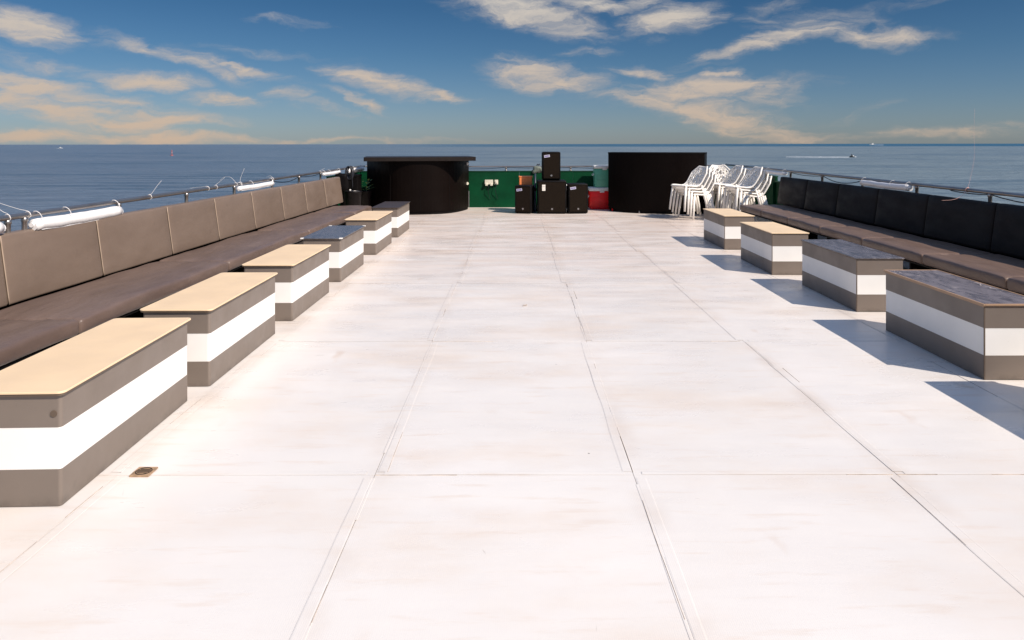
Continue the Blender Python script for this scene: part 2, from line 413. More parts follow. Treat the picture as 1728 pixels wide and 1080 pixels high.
def box(x0, x1, y0, y1, z0, z1, bev=.003):
    bm = bmesh.new(); bmesh.ops.create_cube(bm, size=1)
    for v in bm.verts: v.co = ((x0+x1)/2+v.co.x*(x1-x0), (y0+y1)/2+v.co.y*(y1-y0), (z0+z1)/2+v.co.z*(z1-z0))
    if bev: bmesh.ops.bevel(bm, geom=bm.edges[:], offset=bev, segments=2, profile=.5, affect='EDGES')
    me = bpy.data.meshes.new('box'); bm.to_mesh(me); bm.free(); return me

class Geo:
    def __init__(s): s.v = []; s.f = []
    def tube(s, pts, r, n=8, cap=True):
        pts = [Vector(p) for p in pts]; R = r if isinstance(r, (list, tuple)) else [r]*len(pts)
        base = len(s.v); up = None
        for i, p in enumerate(pts):
            t = (pts[min(i+1, len(pts)-1)]-pts[max(i-1, 0)]).normalized()
            if up is None:
                up = Vector((0,0,1)) if abs(t.z) < .9 else Vector((1,0,0))
            a = t.cross(up).normalized(); up = a.cross(t).normalized()
            for k in range(n):
                w = 2*PI*k/n; s.v.append(p+(a*math.cos(w)+up*math.sin(w))*R[i])
        for i in range(len(pts)-1):
            for k in range(n):
                l = (k+1) % n; s.f.append([base+i*n+k, base+i*n+l, base+(i+1)*n+l, base+(i+1)*n+k])
        if cap:
            s.f.append([base+k for k in range(n)][::-1]); s.f.append([base+(len(pts)-1)*n+k for k in range(n)])
        return s
    def lathe(s, prof, n=24, c=(0,0,0)):
        base = len(s.v)
        for (r, z) in prof:
            for k in range(n):
                a = 2*PI*k/n; s.v.append(Vector((c[0]+r*math.cos(a), c[1]+r*math.sin(a), c[2]+z)))
        for i in range(len(prof)-1):
            for k in range(n):
                l = (k+1) % n; s.f.append([base+i*n+k, base+i*n+l, base+(i+1)*n+l, base+(i+1)*n+k])
        s.f.append([base+k for k in range(n)][::-1]); s.f.append([base+(len(prof)-1)*n+k for k in range(n)])
        return s
    def poly_prism(s, pts, z0, z1):
        base = len(s.v); n = len(pts)
        for z in (z0, z1):
            for p in pts: s.v.append(Vector((p[0], p[1], z)))
        for i in range(n):
            j = (i+1) % n; s.f.append([base+i, base+j, base+n+j, base+n+i])
        s.f.append([base+i for i in range(n)][::-1]); s.f.append([base+n+i for i in range(n)])
        return s
    def me(s, smooth=True): return mesh('geo', s.v, s.f, smooth)

def smooth_path(pts, n=8):
    pts = [Vector(p) for p in pts]; out = []
    P = [pts[0]]+pts+[pts[-1]]
    for i in range(1, len(P)-2):
        for k in range(n):
            t = k/n; a, b, c, d = P[i-1], P[i], P[i+1], P[i+2]
            out.append(.5*((2*b)+(c-a)*t+(2*a-5*b+4*c-d)*t*t+(3*b-a-3*c+d)*t**3))
    out.append(pts[-1]); return out

# ------------------------------------------------------------------ setting: sea, hull, deck
def build_sea():
    g = Geo()
    vs = []; fs = []
    ys = [-200, 0, 60, 200, 600, 2000, 8000, 40000]
    for i, y in enumerate(ys):
        w = 400+abs(y)*1.8
        for x in (-w, -w/3, 0, w/3, w): vs.append((x, y, -5))
    for i in range(len(ys)-1):
        for k in range(4): a = i*5+k; fs.append([a, a+1, a+6, a+5])
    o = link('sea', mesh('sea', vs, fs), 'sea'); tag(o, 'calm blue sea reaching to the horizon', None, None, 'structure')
build_sea()

XL, XR, YB, YN = -2.47*U, 3.40*U, 11.22*U, -2.0*U      # inner faces of the bulwark, back wall, deck end behind the viewer
hg = Geo().poly_prism([(XL-.05, YN), (XR+.05, YN), (XR+.05, YB+.05), (XL-.05, YB+.05)], -6.2, -.06)
tag(link('ship_hull', hg.me(False), 'hull'), 'pale painted ship hull carrying the open deck', None, None, 'structure')

xs = [XL, -2.00*U, -1.21*U, -.43*U, .352*U, 1.148*U, 1.93*U, 2.72*U, XR]
ys = [YN, -.83*U, .66*U, 2.148*U, 3.60*U, 5.10*U, 6.60*U, 8.1*U, 9.6*U, YB]
deck = link('deck', box(XL, XR, YN, YB, -.055, -.0062, 0), 'deck'); tag(deck, 'wide white painted steel deck of welded sheets', None, None, 'structure')
cache = {}
for i in range(len(xs)-1):
    for j in range(len(ys)-1):
        w, d = xs[i+1]-xs[i], ys[j+1]-ys[j]
        # each sheet is very slightly dished, edges a hair uneven
        nx_, ny_ = 6, 10; vs = []; fs = []
        sd = i*31+j*7
        gap = .0013
        for a in range(nx_+1):
            for b in range(ny_+1):
                u, v = a/nx_, b/ny_
                x = gap+(w-2*gap)*u; y = gap+(d-2*gap)*v
                p = Vector((xs[i]+x, ys[j]+y, 0))
                z = -.0022*(1-(2*u-1)**2)*(1-(2*v-1)**2) + .0010*mnoise.noise(p*1.4) - random.Random(sd).uniform(0, .0008)
                if a in (0, nx_): x += .0012*mnoise.noise(p*3)
                vs.append((x, y, z))
        for a in range(nx_):
            for b in range(ny_): q = a*(ny_+1)+b; fs.append([q, q+ny_+1, q+ny_+2, q+1])
        top = len(vs)
        per = [(a, 0) for a in range(nx_+1)]+[(nx_, b) for b in range(1, ny_+1)]+[(a, ny_) for a in range(nx_-1, -1, -1)]+[(0, b) for b in range(ny_-1, 0, -1)]
        ids = [a*(ny_+1)+b for a, b in per]
        for q in ids: vs.append((vs[q][0], vs[q][1], -.0058))
        m = len(ids)
        for k in range(m): l = (k+1) % m; fs.append([ids[l], ids[k], top+k, top+l])
        link('deck_sheet', mesh('sheet', vs, fs, False), 'deck', deck, (xs[i], ys[j], 0))
# welded seam strips: long flat straps on the lengthwise seams, thin broken dirt lines beside them
def wavy_strip(x, y0, y1, w, z, seed, along='y', lip=.0035):
    n = max(4, int(abs(y1-y0)/.12)); vs = []; fs = []
    for i in range(n+1):
        t = y0+(y1-y0)*i/n
        o = .006*mnoise.noise(Vector((t*1.3, seed, 0)))
        ww = w*(1+.35*mnoise.noise(Vector((t*2.1, seed+9, 0))))
        a, b = x+o-ww/2, x+o+ww/2
        for q, zz in ((a, z-lip), (a+ww*.12, z), (b-ww*.12, z), (b, z-lip)):
            vs.append((q, t, zz) if along == 'y' else (t, q, zz))
    for i in range(n):
        for k in range(3):
            f = [i*4+k, i*4+k+1, i*4+k+5, i*4+k+4]
            fs.append(f if along == 'y' else f[::-1])
    return mesh('strip', vs, fs, False)
for k, x in enumerate(xs[1:-1]):
    for j in range(1, len(ys)-1):
        y0, y1 = ys[j]+.03, ys[j+1]-.03
        off = .028 if (j+k) % 2 else -.024
        link('seam_strip', wavy_strip(x+off, y0, y1, .044, .0014, k*7+j, 'y', .0008), 'deck', deck)
        # places where the joint is filled flush with paint
        rf = random.Random(k*29+j*3); t = y0
        while t < y1:
            ln = rf.uniform(.15, .8)
            if rf.random() < .72: link('seam_filler', wavy_strip(x, t, min(t+ln, y1), .012, .0012, rf.random()*40, 'y', .0008), 'deck', deck)
            t += ln
        # worn pieces of the joint
        rr = random.Random(k*13+j)
        t = y0
        while t < y1:
            ln = rr.uniform(.08, .75)
            if rr.random() < .42:
                sgn = 1 if off > 0 else -1
                link('seam_crack', wavy_strip(x+off*rr.choice((0, 0, 1.9)), t, min(t+ln, y1), rr.uniform(.0014, .0032), .002, rr.random()*50), 'bead', deck)
            t += ln+rr.uniform(.05, .5)
for j, y in enumerate(ys[1:-1]):
    for i in range(len(xs)-1):
        rr = random.Random(j*17+i)
        link('seam_strip', wavy_strip(y+.02, xs[i]+.04, xs[i+1]-.04, .03, .0012, 90+j*5+i, 'x', .0007), 'deck', deck)
        t = xs[i]
        while t < xs[i+1]:
            ln = rr.uniform(.1, .5)
            if rr.random() < .42:
                link('seam_crack', wavy_strip(y, t, min(t+ln, xs[i+1]-.02), rr.uniform(.0016, .0034), .0018, rr.random()*50, 'x'), 'bead', deck)
            t += ln+rr.uniform(.05, .4)

# ------------------------------------------------------------------ bulwark and railings
bw = thing('bulwark', 'low green painted steel bulwark running round the deck edge behind benches and bars', 'bulwark')
def wall_seg(x0, x1, y0, y1, z1):
    link('wall_panel', box(x0, x1, y0, y1, .0, z1, .004), 'green', bw)
ZW = .565*U
n = 7
yy = [YN, .3*U, 2.3*U, 4.2*U, 6.0*U, 7.8*U, 9.35*U, YB]
for i in range(n):
    zside = ZW if i == n-1 else .50*U
    wall_seg(XL-.05, XL, yy[i]+.002, yy[i+1]-.002, zside); wall_seg(XR, XR+.05, yy[i]+.002, yy[i+1]-.002, zside)
    za = zside+.001
    link('capping', box(XL-.065, XL+.012, yy[i]+.002, yy[i+1]-.002, za, za+.017), 'darkgreen', bw)
    link('capping', box(XR-.012, XR+.065, yy[i]+.002, yy[i+1]-.002, za, za+.017), 'darkgreen', bw)
    x0 = XL-.05+(XR-XL+.1)*i/n; x1 = XL-.05+(XR-XL+.1)*(i+1)/n
    wall_seg(x0+.002, x1-.002, YB, YB+.05, ZW)
link('capping', box(XL+.014, XR-.014, YB-.012, YB+.06, ZW+.001, ZW+.018), 'darkgreen', bw)
for i in range(1, 7):
    yq = yy[i]; link('stiffener', box(XL, XL+.05, yq-.006, yq+.006, .0, .49*U, 0), 'green', bw); link('stiffener', box(XR-.05, XR, yq-.006, yq+.006, .0, .49*U, 0), 'green', bw)

def railing(label, pts, posts, rr=.021):
    t = thing('railing', label, 'railing', (0,0,0), 0, 'stainless railings on the bulwark')
    link('top_rail', Geo().tube(smooth_path(pts, 6), rr, 12).me(), 'steel', t)
    for (x, y, z) in posts:
        zb_ = (ZW if y > 9.35*U else .50*U)+.019
        g = Geo().lathe([(.04, zb_-z), (.04, zb_-z+.008), (.019, zb_-z+.010), (.019, -.048), (.024, -.045), (.024, -.016), (.012, -.012)], 14, (x, y, z))
        link('post', g.me(), 'steel', t)
    return t
def lrail(y):   # left rail position at distance y (in units)
    t = max(0, min(1, (y-3)/7.5)); return ((-2.425+.03*t)*U, y*U, (.651+.010*t)*U)
def rrail(y):
    t = max(0, min(1, (y-4)/6.0)); return (3.235*U, y*U, (.664+.016*t)*U)
railing('tubular steel railing along the left side above the sunlit bench backs', [lrail(y) for y in (-1.9, 0, 2, 4, 6, 8, 10, 11.0)],
        [lrail(y) for y in (.8, 1.7, 2.55, 3.385, 3.50, 4.32, 5.2, 6.07, 7.0, 7.85, 8.7, 9.6, 10.4)])
railing('tubular steel railing along the right side above the dark bench backs', [rrail(y) for y in (-1.9, 0, 2, 4, 6, 8, 10, 11.0)],
        [rrail(y) for y in (.5, 1.35, 2.2, 3.1, 3.98, 4.86, 5.75, 6.65, 7.53, 8.4, 9.3, 10.2)])
ybk = 11.24
railing('tubular steel railing across the far end behind the loudspeakers', [(-2.36*U, 11.12*U, .655*U), (-2.3*U, ybk*U, .650*U), (-1*U, ybk*U, .645*U), (0, ybk*U, .645*U), (1*U, ybk*U, .645*U), (3.1*U, ybk*U, .66*U), (3.2*U, 11.12*U, .668*U)],
        [(x*U, ybk*U, .645*U) for x in (-2.2, -1.19, -.168, .85, 1.87, 2.85)], .018)

# hull edge under the rails: rails sit just outboard of the wall on the right
def rolled_curtain(label, side, ya, yb, r, drop, inb=.03, seed=0, light='curtain'):
    f = lrail if side < 0 else rrail
    a, b = Vector(f(ya)), Vector(f(yb)); n_ = 22
    d = Vector((-side*inb, 0, -drop)); pts = []; R = []
    for i in range(n_+1):
        t = i/n_; p = a.lerp(b, t)+d
        p.z += -.006*math.sin(PI*t)+.004*mnoise.noise(Vector((t*6, seed, 0)))
        q = r*(1+.06*mnoise.noise(Vector((t*7, seed+3, 1))))
        if i in (0, n_): q *= .93
        q *= 1+.05*math.sin(i*2.3+seed)*(1 if i in (1, n_-1) else .3)
        pts.append(p); R.append(q)
    t_ = thing('rolled_curtain', label, 'rolled curtain', a.lerp(b, .5), 0, 'white curtains rolled up under the railings')
    off = -a.lerp(b, .5)
    link('curtain_roll', Geo().tube([p+off for p in pts], R, 16).me(), light, t_)
    g = Geo()
    for e in (0, -1):   # layers of the rolled sheet poking out of each end
        q = pts[e]; dd = (pts[0]-pts[-1]).normalized()*(1 if e == 0 else -1)
        g.tube([q+off-dd*.01+Vector((.004,0,-r*.15)), q+off+dd*.022+Vector((.002,0,-r*.2))], r*.72, 12)
        g.tube([q+off-dd*.01+Vector((.0,0,r*.1)), q+off+dd*.034+Vector((.0,0,r*.05))], r*.38, 10)
    # flap edge of the sheet along the roll
    g.tube([p+off+Vector((-side*.5*r, 0, -r*.86)) for p in pts[1:-1]], .005, 6)
    link('sheet_edge', g.me(False), light, t_)
    for t in (.03, .34, .96):
        p = a.lerp(b, t)+d+off; rail = a.lerp(b, t)+off; lp = []
        for k in range(15):
            an = 2*PI*k/14
            zt, zb2 = rail.z+.0235, p.z-r-.002; cxx = (p.x*.6+rail.x*.4); hw_ = r*.62+.024
            lp.append((cxx+math.cos(an)*hw_*(1-.15*math.sin(an)), p.y+.004*math.sin(3*an), (zt+zb2)/2+math.sin(an)*(zt-zb2)/2))
        link('tie_string', Geo().tube(lp, .0026, 5, False).me(), 'rope', t_)
rolled_curtain('large white rolled curtain tied under the left rail at the near end of the bench', -1, 3.54, 4.28, .047, .078, seed=1)
rolled_curtain('white rolled curtain under the left rail halfway along the bench', -1, 6.12, 6.95, .032, .056, seed=2)
rolled_curtain('slim white rolled curtain under the left rail near the far end of the bench', -1, 8.76, 9.54, .028, .042, seed=3)
rolled_curtain('white rolled curtain under the left rail beside the black bar', -1, 10.0, 10.95, .05, .06, seed=4)
rolled_curtain('greyish white rolled curtain under the right rail above the dark bench backs', 1, 5.82, 6.62, .040, .048, seed=5)
rolled_curtain('long white rolled curtain under the right rail behind the stacked chairs', 1, 8.5, 10.3, .030, .050, seed=6)
rolled_curtain('white rolled curtain under the left rail cut by the left picture edge', -1, 2.6, 3.30, .045, .055, seed=7)

def string_thing(label, pts, r=.0025, mat='rope', cat='string'):
    pts = [Vector(p) for p in pts]; b = pts[0]
    q = smooth_path([p-b for p in pts], 6)
    o = link('string', Geo().tube(q, [r*(1-.5*i/len(q)) for i in range(len(q))], 5).me(), mat, None, b); tag(o, label, cat, 'strings tied to the railings')
def at(f, y, dx=0, dz=0): x, yy_, z = f(y); return Vector((x+dx, yy_, z+dz))
# loose windblown string ends on the left rail
def knot(y, dirs, label, f=lrail, mat='rope'):
    p = at(f, y); pts = []
    for k in range(9):
        a = 2*PI*k/8; pts.append(p+Vector((.024*math.cos(a), .004*k/8, .024*math.sin(a))))
    pts.append(p+Vector((0, .006, .028)))
    for d in dirs: pts.append(p+Vector(d))
    string_thing(label, pts, .003, mat)
knot(3.38, [(-.03, -.01, .05), (-.13, -.02, .13), (-.26, -.03, .20)], 'white string blown off the left rail by the nearest post')
knot(3.52, [(-.05, -.02, .045), (-.2, -.04, .10), (-.33, -.05, .17)], 'second white string blown outboard from the nearest left post')
knot(4.68, [(.01, .02, .03), (.05, .04, .10), (.09, .06, .16)], 'single white string knotted on the left rail just past the big roll')
knot(5.55, [(-.06, 0, .02), (-.16, .02, .01), (-.22, .02, .0)], 'white string end lying outboard on the left rail before the second roll')
knot(5.70, [(.02, .02, .05), (.10, .03, .12)], 'short white string standing up from the left rail before the second roll')
knot(6.10, [(-.06, .0, .09), (-.15, .03, .10), (-.22, .04, .05)], 'curling white string at the near end of the second roll')
knot(6.2, [(.0, .02, .08), (.04, .04, .20)], 'upright white string over the second roll')
knot(7.0, [(-.03, .0, .05), (-.08, .0, .03)], 'small white string loop at the far end of the second roll')
knot(8.68, [(.03, .0, .04), (.08, .02, .07)], 'small white string on the left rail at the slim roll')
knot(5.10, [(-.06, -.01, -.05), (-.16, -.02, -.10), (-.30, -.03, -.11)], 'pink string hanging inboard from the right rail', rrail, 'pinkrope')
p0 = at(rrail, 5.10)
string_thing('very thin pale string blowing up from the right rail into the sky', [p0+Vector((.0,0,.02)), p0+Vector((.10,.1,.16)), p0+Vector((.20,.2,.36)), p0+Vector((.26,.3,.62)), p0+Vector((.30,.35,.90))], .0008, 'pinkrope')

def rail_cable(label, f, segs, r=.006):
    pts = []
    for (ya, yb, sag) in segs:
        for k in range(9):
            t = k/8; p = at(f, ya+(yb-ya)*t, 0, -.026-sag*4*t*(1-t)); pts.append(p)
    b = pts[0]
    o = link('cable', Geo().tube([p-b for p in pts], r, 6).me(), 'cable', None, b); tag(o, label, 'cable', 'dark cables strung under the railings')
rail_cable('dark cable sagging under the left rail between the far rolls', lrail, [(7.02, 7.84, .05), (7.86, 8.68, .02)])
rail_cable('dark cable drooping under the near right rail', rrail, [(3.2, 3.97, .05), (3.99, 4.84, .045), (4.87, 5.3, .01)])
rail_cable('dark cable looped under the right rail past the curtain roll', rrail, [(6.66, 7.5, .07), (7.54, 8.38, .02)])
def back_cable():
    pts = []
    for a, b, sg in ((-2.0, -1.2, .03), (-1.18, -.18, .035), (-.16, .84, .02), (.86, 1.86, .03)):
        for k in range(9):
            t = k/8; pts.append(Vector(((a+(b-a)*t)*U, (ybk-.012)*U, .645*U-.022-sg*4*t*(1-t))))
    b = pts[0]; o = link('cable', Geo().tube([p-b for p in pts], .005, 6).me(), 'cable', None, b)
    tag(o, 'dark cable strung under the far rail behind the loudspeakers', 'cable', 'dark cables strung under the railings')
back_cable()

# ------------------------------------------------------------------ benches
def bench(side, label, ox, rot, seat_front, seat_back, zs, zb, backs, seats, yend, mseat, mback, seam_lines):
    """ox: world x of the front edge line at y=0; built in local coordinates, side -1 left / +1 right"""
    t = thing('long_bench', label, 'bench', (ox, 0, 0), rot, 'padded benches along the rails')
    D = seat_back*U+.03; th = .070*U
    s = side
    rg = random.Random(5+side)
    y0 = seats[0]*U
    for a, b in zip(seats[:-1], seats[1:]):
        ln = (b-a)*U-(.009 if side < 0 else .003); sd = rg.random()*30
        def disp(p, sd=sd, ln=ln):
            u = (p.x/(D/2)); v = p.y/(ln/2)
            puff = (.014 if side < 0 else .007)*(1-min(1, u*u))*(1-min(1, v**4))
            wr = (1 if side < 0 else .45)*.010*mnoise.noise(Vector((p.x*2.6+sd, p.y*1.3, 0)))+.006*mnoise.noise(Vector((p.x*7+sd+p.y*2, p.y*3.5, 1)))
            e = max(0, abs(v)-.80)/.20
            z = p.z+(puff+wr if p.z > 0 else -abs(wr)*.3)
            return (p.x+.004*mnoise.noise(Vector((p.y*3+sd, p.z*9, 3))), p.y+.004*mnoise.noise(Vector((p.x*5, sd, p.z*7))), z-(.008 if side < 0 else .002)*e*e+.004*math.sin(p.x*45+sd)*e)
        # cushion: front edge at local x=0, going outboard
        me = soft_box(D, ln, th, 0.032, 12, 26, 2, disp)
        link('seat_cushion', me, mseat, t, (s*D/2, (a+b)/2*U, zs*U-th/2-.012))
    tb = .06*U; H = (zb-zs)*U+.015
    lean = .045*U
    for a, b in zip(backs[:-1], backs[1:]):
        ln = (b-a)*U-.007; sd = rg.random()*30
        def disp2(p, sd=sd, ln=ln):
            v = p.y/(ln/2); w = p.z/(H/2)
            puff = .010*(1-min(1, v*v))*(1-min(1, w*w))
            x = p.x+(-s*puff if p.x*s < 0 else 0)+.003*mnoise.noise(Vector((p.y*2, p.z*2, sd)))
            x += s*lean*(w+1)/2
            return (x, p.y+.002*mnoise.noise(Vector((sd, p.y*2, p.z*6))), p.z+.003*mnoise.noise(Vector((p.y*1.7, sd, 0))))
        me = soft_box(tb, ln, H, .020 if side < 0 else .028, 2, 10, 6, disp2)
        c = link('back_cushion', me, mback, t, (s*(D+.02+tb/2-.015), (a+b)/2*U, zs*U-.012+H/2))
        if seam_lines:
            pts = []
            for k in range(9):
                w = -1+2*k/8
                if abs(w) > .97: w *= .97
                pts.append((-s*(tb/2-.004)+s*lean*(w+1)/2, -ln/2+.002, w*H/2))
            link('seam_line', Geo().tube(pts, .005, 6).me(), 'seam_line', c)  # thin tan line down one end of each back cushion
    yA, yB = seats[0]*U, yend*U
    # carcass: slatted base board under the cushions, back board, support panels
    link('seat_board', box(min(s*.03, s*(D)), max(s*.03, s*(D)), yA, yB-.02, zs*U-th-.035, zs*U-th-.014, .003), 'blackm', t)
    link('back_board', box(min(s*(D+.11), s*(D+.135)), max(s*(D+.11), s*(D+.135)), backs[0]*U, backs[-1]*U-.02, zs*U-th-.06, zb*U-.10, .003), 'blackm', t)
    y = yA+.3
    while y < yB:
        link('support_panel', box(min(s*.10, s*(D+.05)), max(s*.10, s*(D+.05)), y, y+.03, .001, zs*U-th-.036, .003), 'blackm', t)
        y += 1.14*U if side < 0 else 1.3*U
    return t
LS = [1.55, 3.07, 4.58, 6.23, 7.85, 8.68]
LB = [1.09, 1.82, 2.55, 3.29, 4.02, 4.80, 5.52, 6.25, 6.98, 7.70, 8.43, 9.15]
bl = bench(-1, 'long taupe padded bench in full sun along the left rail', -1.944*U, math.radians(-1.2), 0, .455, .26, .578, LB, LS, 8.68, 'seat', 'back', True)
RS = [.74, 1.51, 2.28, 3.05, 3.81, 4.60, 5.40, 6.15, 6.88, 7.62, 8.36]
RB = [.9, 1.65, 2.42, 3.18, 3.94, 4.70, 5.47, 6.22, 6.98, 7.74, 8.54]
br = bench(1, 'long brown padded bench along the right rail, its backs coloured dark for shade', 2.615*U, 0, 0, .48, .295, .603, RB, RS, 8.36, 'seatr', 'backr', False)
# pale panel glimpsed below the far left cushions
link('support_panel', box(-.10-.02, -.10, 6.05*U, 7.0*U, .001, .23, .003), 'grey', bl)

# ------------------------------------------------------------------ box tables
W = .277*U
def box_table(label, xin, side, y0, y1, top, rot=0, sharp=False, stain=None):
    """xin: x of the long face that looks at the aisle"""
    cx = xin+side*W/2; L_ = (y1-y0)*U
    t = thing('box_table', label, 'table', (cx, (y0+y1)/2*U, 0), rot, 'striped box tables in front of the benches')
    r = .008 if sharp else .015; hx, hy = W/2, L_/2
    zs = [.002, .154, .328, .462]
    link('lower_band', rprism(-hx, hx, -hy, hy, zs[0], zs[1], r), 'grey', t)
    link('middle_band', rprism(-hx+.0012, hx-.0012, -hy+.0012, hy-.0012, zs[1]+.0004, zs[2]-.0004, r), 'white', t)
    link('upper_band', rprism(-hx, hx, -hy, hy, zs[2], zs[3], r), 'grey', t)
    ov = .010 if sharp else .018
    link('trim_shadow_line', rprism(-hx-ov+.005, hx+ov-.005, -hy-ov+.005, hy+ov-.005, zs[3]+.0005, zs[3]+.009, .02 if not sharp else .006), 'tanedge' if top == 'marble' else 'edge', t)  # dark strip paints the shadow line under the top; tan is trim
    link('tabletop', rprism(-hx-ov, hx+ov, -hy-ov, hy+ov, zs[3]+.0095, zs[3]+.019, .028 if not sharp else .008, 6, .0015), top, t)
    if top == 'marble':
        for (a, b, c, d) in ((-hx-ov-.002, -hx-ov+.010, -hy-ov-.002, hy+ov+.002), (hx+ov-.010, hx+ov+.002, -hy-ov-.002, hy+ov+.002)):
            link('edge_trim', box(a, b, c, d, zs[3]+.0105, zs[3]+.0215, .001), 'tanedge', t)
        for (c, d) in ((-hy-ov-.002, -hy-ov+.010), (hy+ov-.010, hy+ov+.002)):
            link('edge_trim', box(-hx-ov+.0105, hx+ov-.0105, c, d, zs[3]+.0105, zs[3]+.0215, .001), 'tanedge', t)
    if top == 'slate':
        for a in (-1, 1):
            for b in (-1, 1):
                x, y = a*(hx+ov-.016), b*(hy+ov-.016)
                link('corner_cap', box(x-.018, x+.018, y-.018, y+.018, zs[3]+.008, zs[3]+.0215, .004), 'plastic', t)
    if sharp:
        link('corner_trim', box(-hx-.0015, -hx+.005, -hy-.0015, -hy+.005, .003, zs[3]-.001, 0), 'edge', t)
    if stain:
        link('screw_cap', Geo().tube([(hx-.03, -hy-.0035, .385), (hx-.03, -hy+.002, .385)], .014, 16).me(False), 'edge', t)
    return t
box_table('striped box table with beige top, largest and nearest on the left', -1.272*U, -1, 1.960, 2.775, 'beige', math.radians(1.8), False, True)
box_table('striped box table with beige top, second from the front on the left', -1.272*U, -1, 2.935, 3.76, 'beige', math.radians(.6))
box_table('striped box table with beige top, just before the slate topped one on the left', -1.268*U, -1, 4.02, 4.81, 'beige')
box_table('striped box table with dark slate top and white corner caps on the left', -1.276*U, -1, 5.15, 5.93, 'slate')
box_table('striped box table with beige top, behind the slate topped one on the left', -1.270*U, -1, 6.42, 7.22, 'beige')
box_table('striped box table with dark brown top, beside the curved black bar', -1.272*U, -1, 7.62, 8.42, 'brown')
box_table('striped box table with veined top and tan trim, nearest in view on the right', 1.977*U, 1, 3.008, 3.815, 'marble', 0, True)
box_table('striped box table with dark veined top without trim, second from the front on the right', 2.020*U, 1, 4.228, 5.04, 'marble2', 0, True)
box_table('striped box table with beige top, third from the front on the right', 1.945*U, 1, 5.42, 6.18, 'beige', 0, True)
box_table('striped box table with beige top, farthest on the right beside the white chairs', 1.960*U, 1, 6.71, 7.46, 'beige', 0, True)
box_table('striped box table just outside the right edge, seen by its shadow on the deck', 2.012*U, 1, 1.99, 2.765, 'marble', 0, True)

# ------------------------------------------------------------------ bars
def curved_bar(name, label, cx, hw, yback, yside, bulge, zbody, ztop0, ztop1, over, mat, topmat, frontpow=2.2, recess=True):
    t = thing(name, label, 'bar counter', (cx, yside, 0), 0)
    def prof(inset, n=28):
        pts = [(hw-inset, yback-yside), (-hw+inset, yback-yside)]
        for i in range(n+1):
            u = -1+2*i/n
            x = u*(hw-inset); y = -(bulge)*(1-abs(u)**frontpow)+inset
            pts.append((x, y))
        return pts
    link('body', Geo().poly_prism(prof(0), .06, zbody).me(False), mat, t)
    link('kickboard', Geo().poly_prism(prof(.02), .001, .0595).me(False), 'blackm', t)
    return t, prof
# left bar: bowed front, thick rectangular overhanging top
lb, prof = curved_bar('curved_bar', 'black curved front bar with thick dark overhanging top at the left far end', -1.49*U, .765*U, 10.98*U, 10.78*U, .72*U, .76*U, 0, 0, 0, 'blackg', 'bartop', 2.9)
hwt = .785*U; lb.rotation_euler.z = math.radians(10)
link('bar_top', rprism(-hwt, hwt, -.765*U, .19*U, .7605*U, .817*U, .02, 4, .004), 'bartop', lb)
link('edge_strip', box(.765*U-.006, .765*U+.010, -.01, .012, .05, .42, .002), 'steel', lb)
for i, (u, z) in enumerate(((.955, .70*U), (.955, .40*U))):
    y = -(.72*U)*(1-abs(u)**2.9)
    g = Geo().tube([(u*.765*U, y-.02, z), (u*.765*U, y+.03, z)], .035, 14); g.tube([(u*.765*U, y-.035, z), (u*.765*U, y-.02, z)], .028, 14)
    link('bar_lamp', g.me(False), 'cream' if i else 'steel', lb)
# vertical panel joints of the bowed front
for u in (-.55, .0, .55):
    y = -(.72*U)*(1-abs(u)**2.9)
    link('panel_joint', box(u*.765*U-.004, u*.765*U+.004, y-.004, y+.01, .07, .755*U, .001), 'blackm', lb)
rb, prof = curved_bar('black_bar', 'tall plain black bar front panel beside the stacked white chairs', 2.022*U, .70*U, 10.68*U, 10.375*U, .24*U, .855*U, 0, 0, 0, 'blackg', 'blackm')
rb.rotation_euler.z = math.radians(-20.4)
link('bar_top', Geo().poly_prism(prof(-.006), .8553*U, .876*U).me(False), 'blackm', rb)
for u in (-.9, -.28, .4):
    y = -(.24*U)*(1-abs(u)**2.2)
    link('foot', Geo().tube([(u*.70*U, y+.03, .0), (u*.70*U, y+.03, .058)], .018, 10).me(), 'red' if u < -.8 else 'steel', rb)

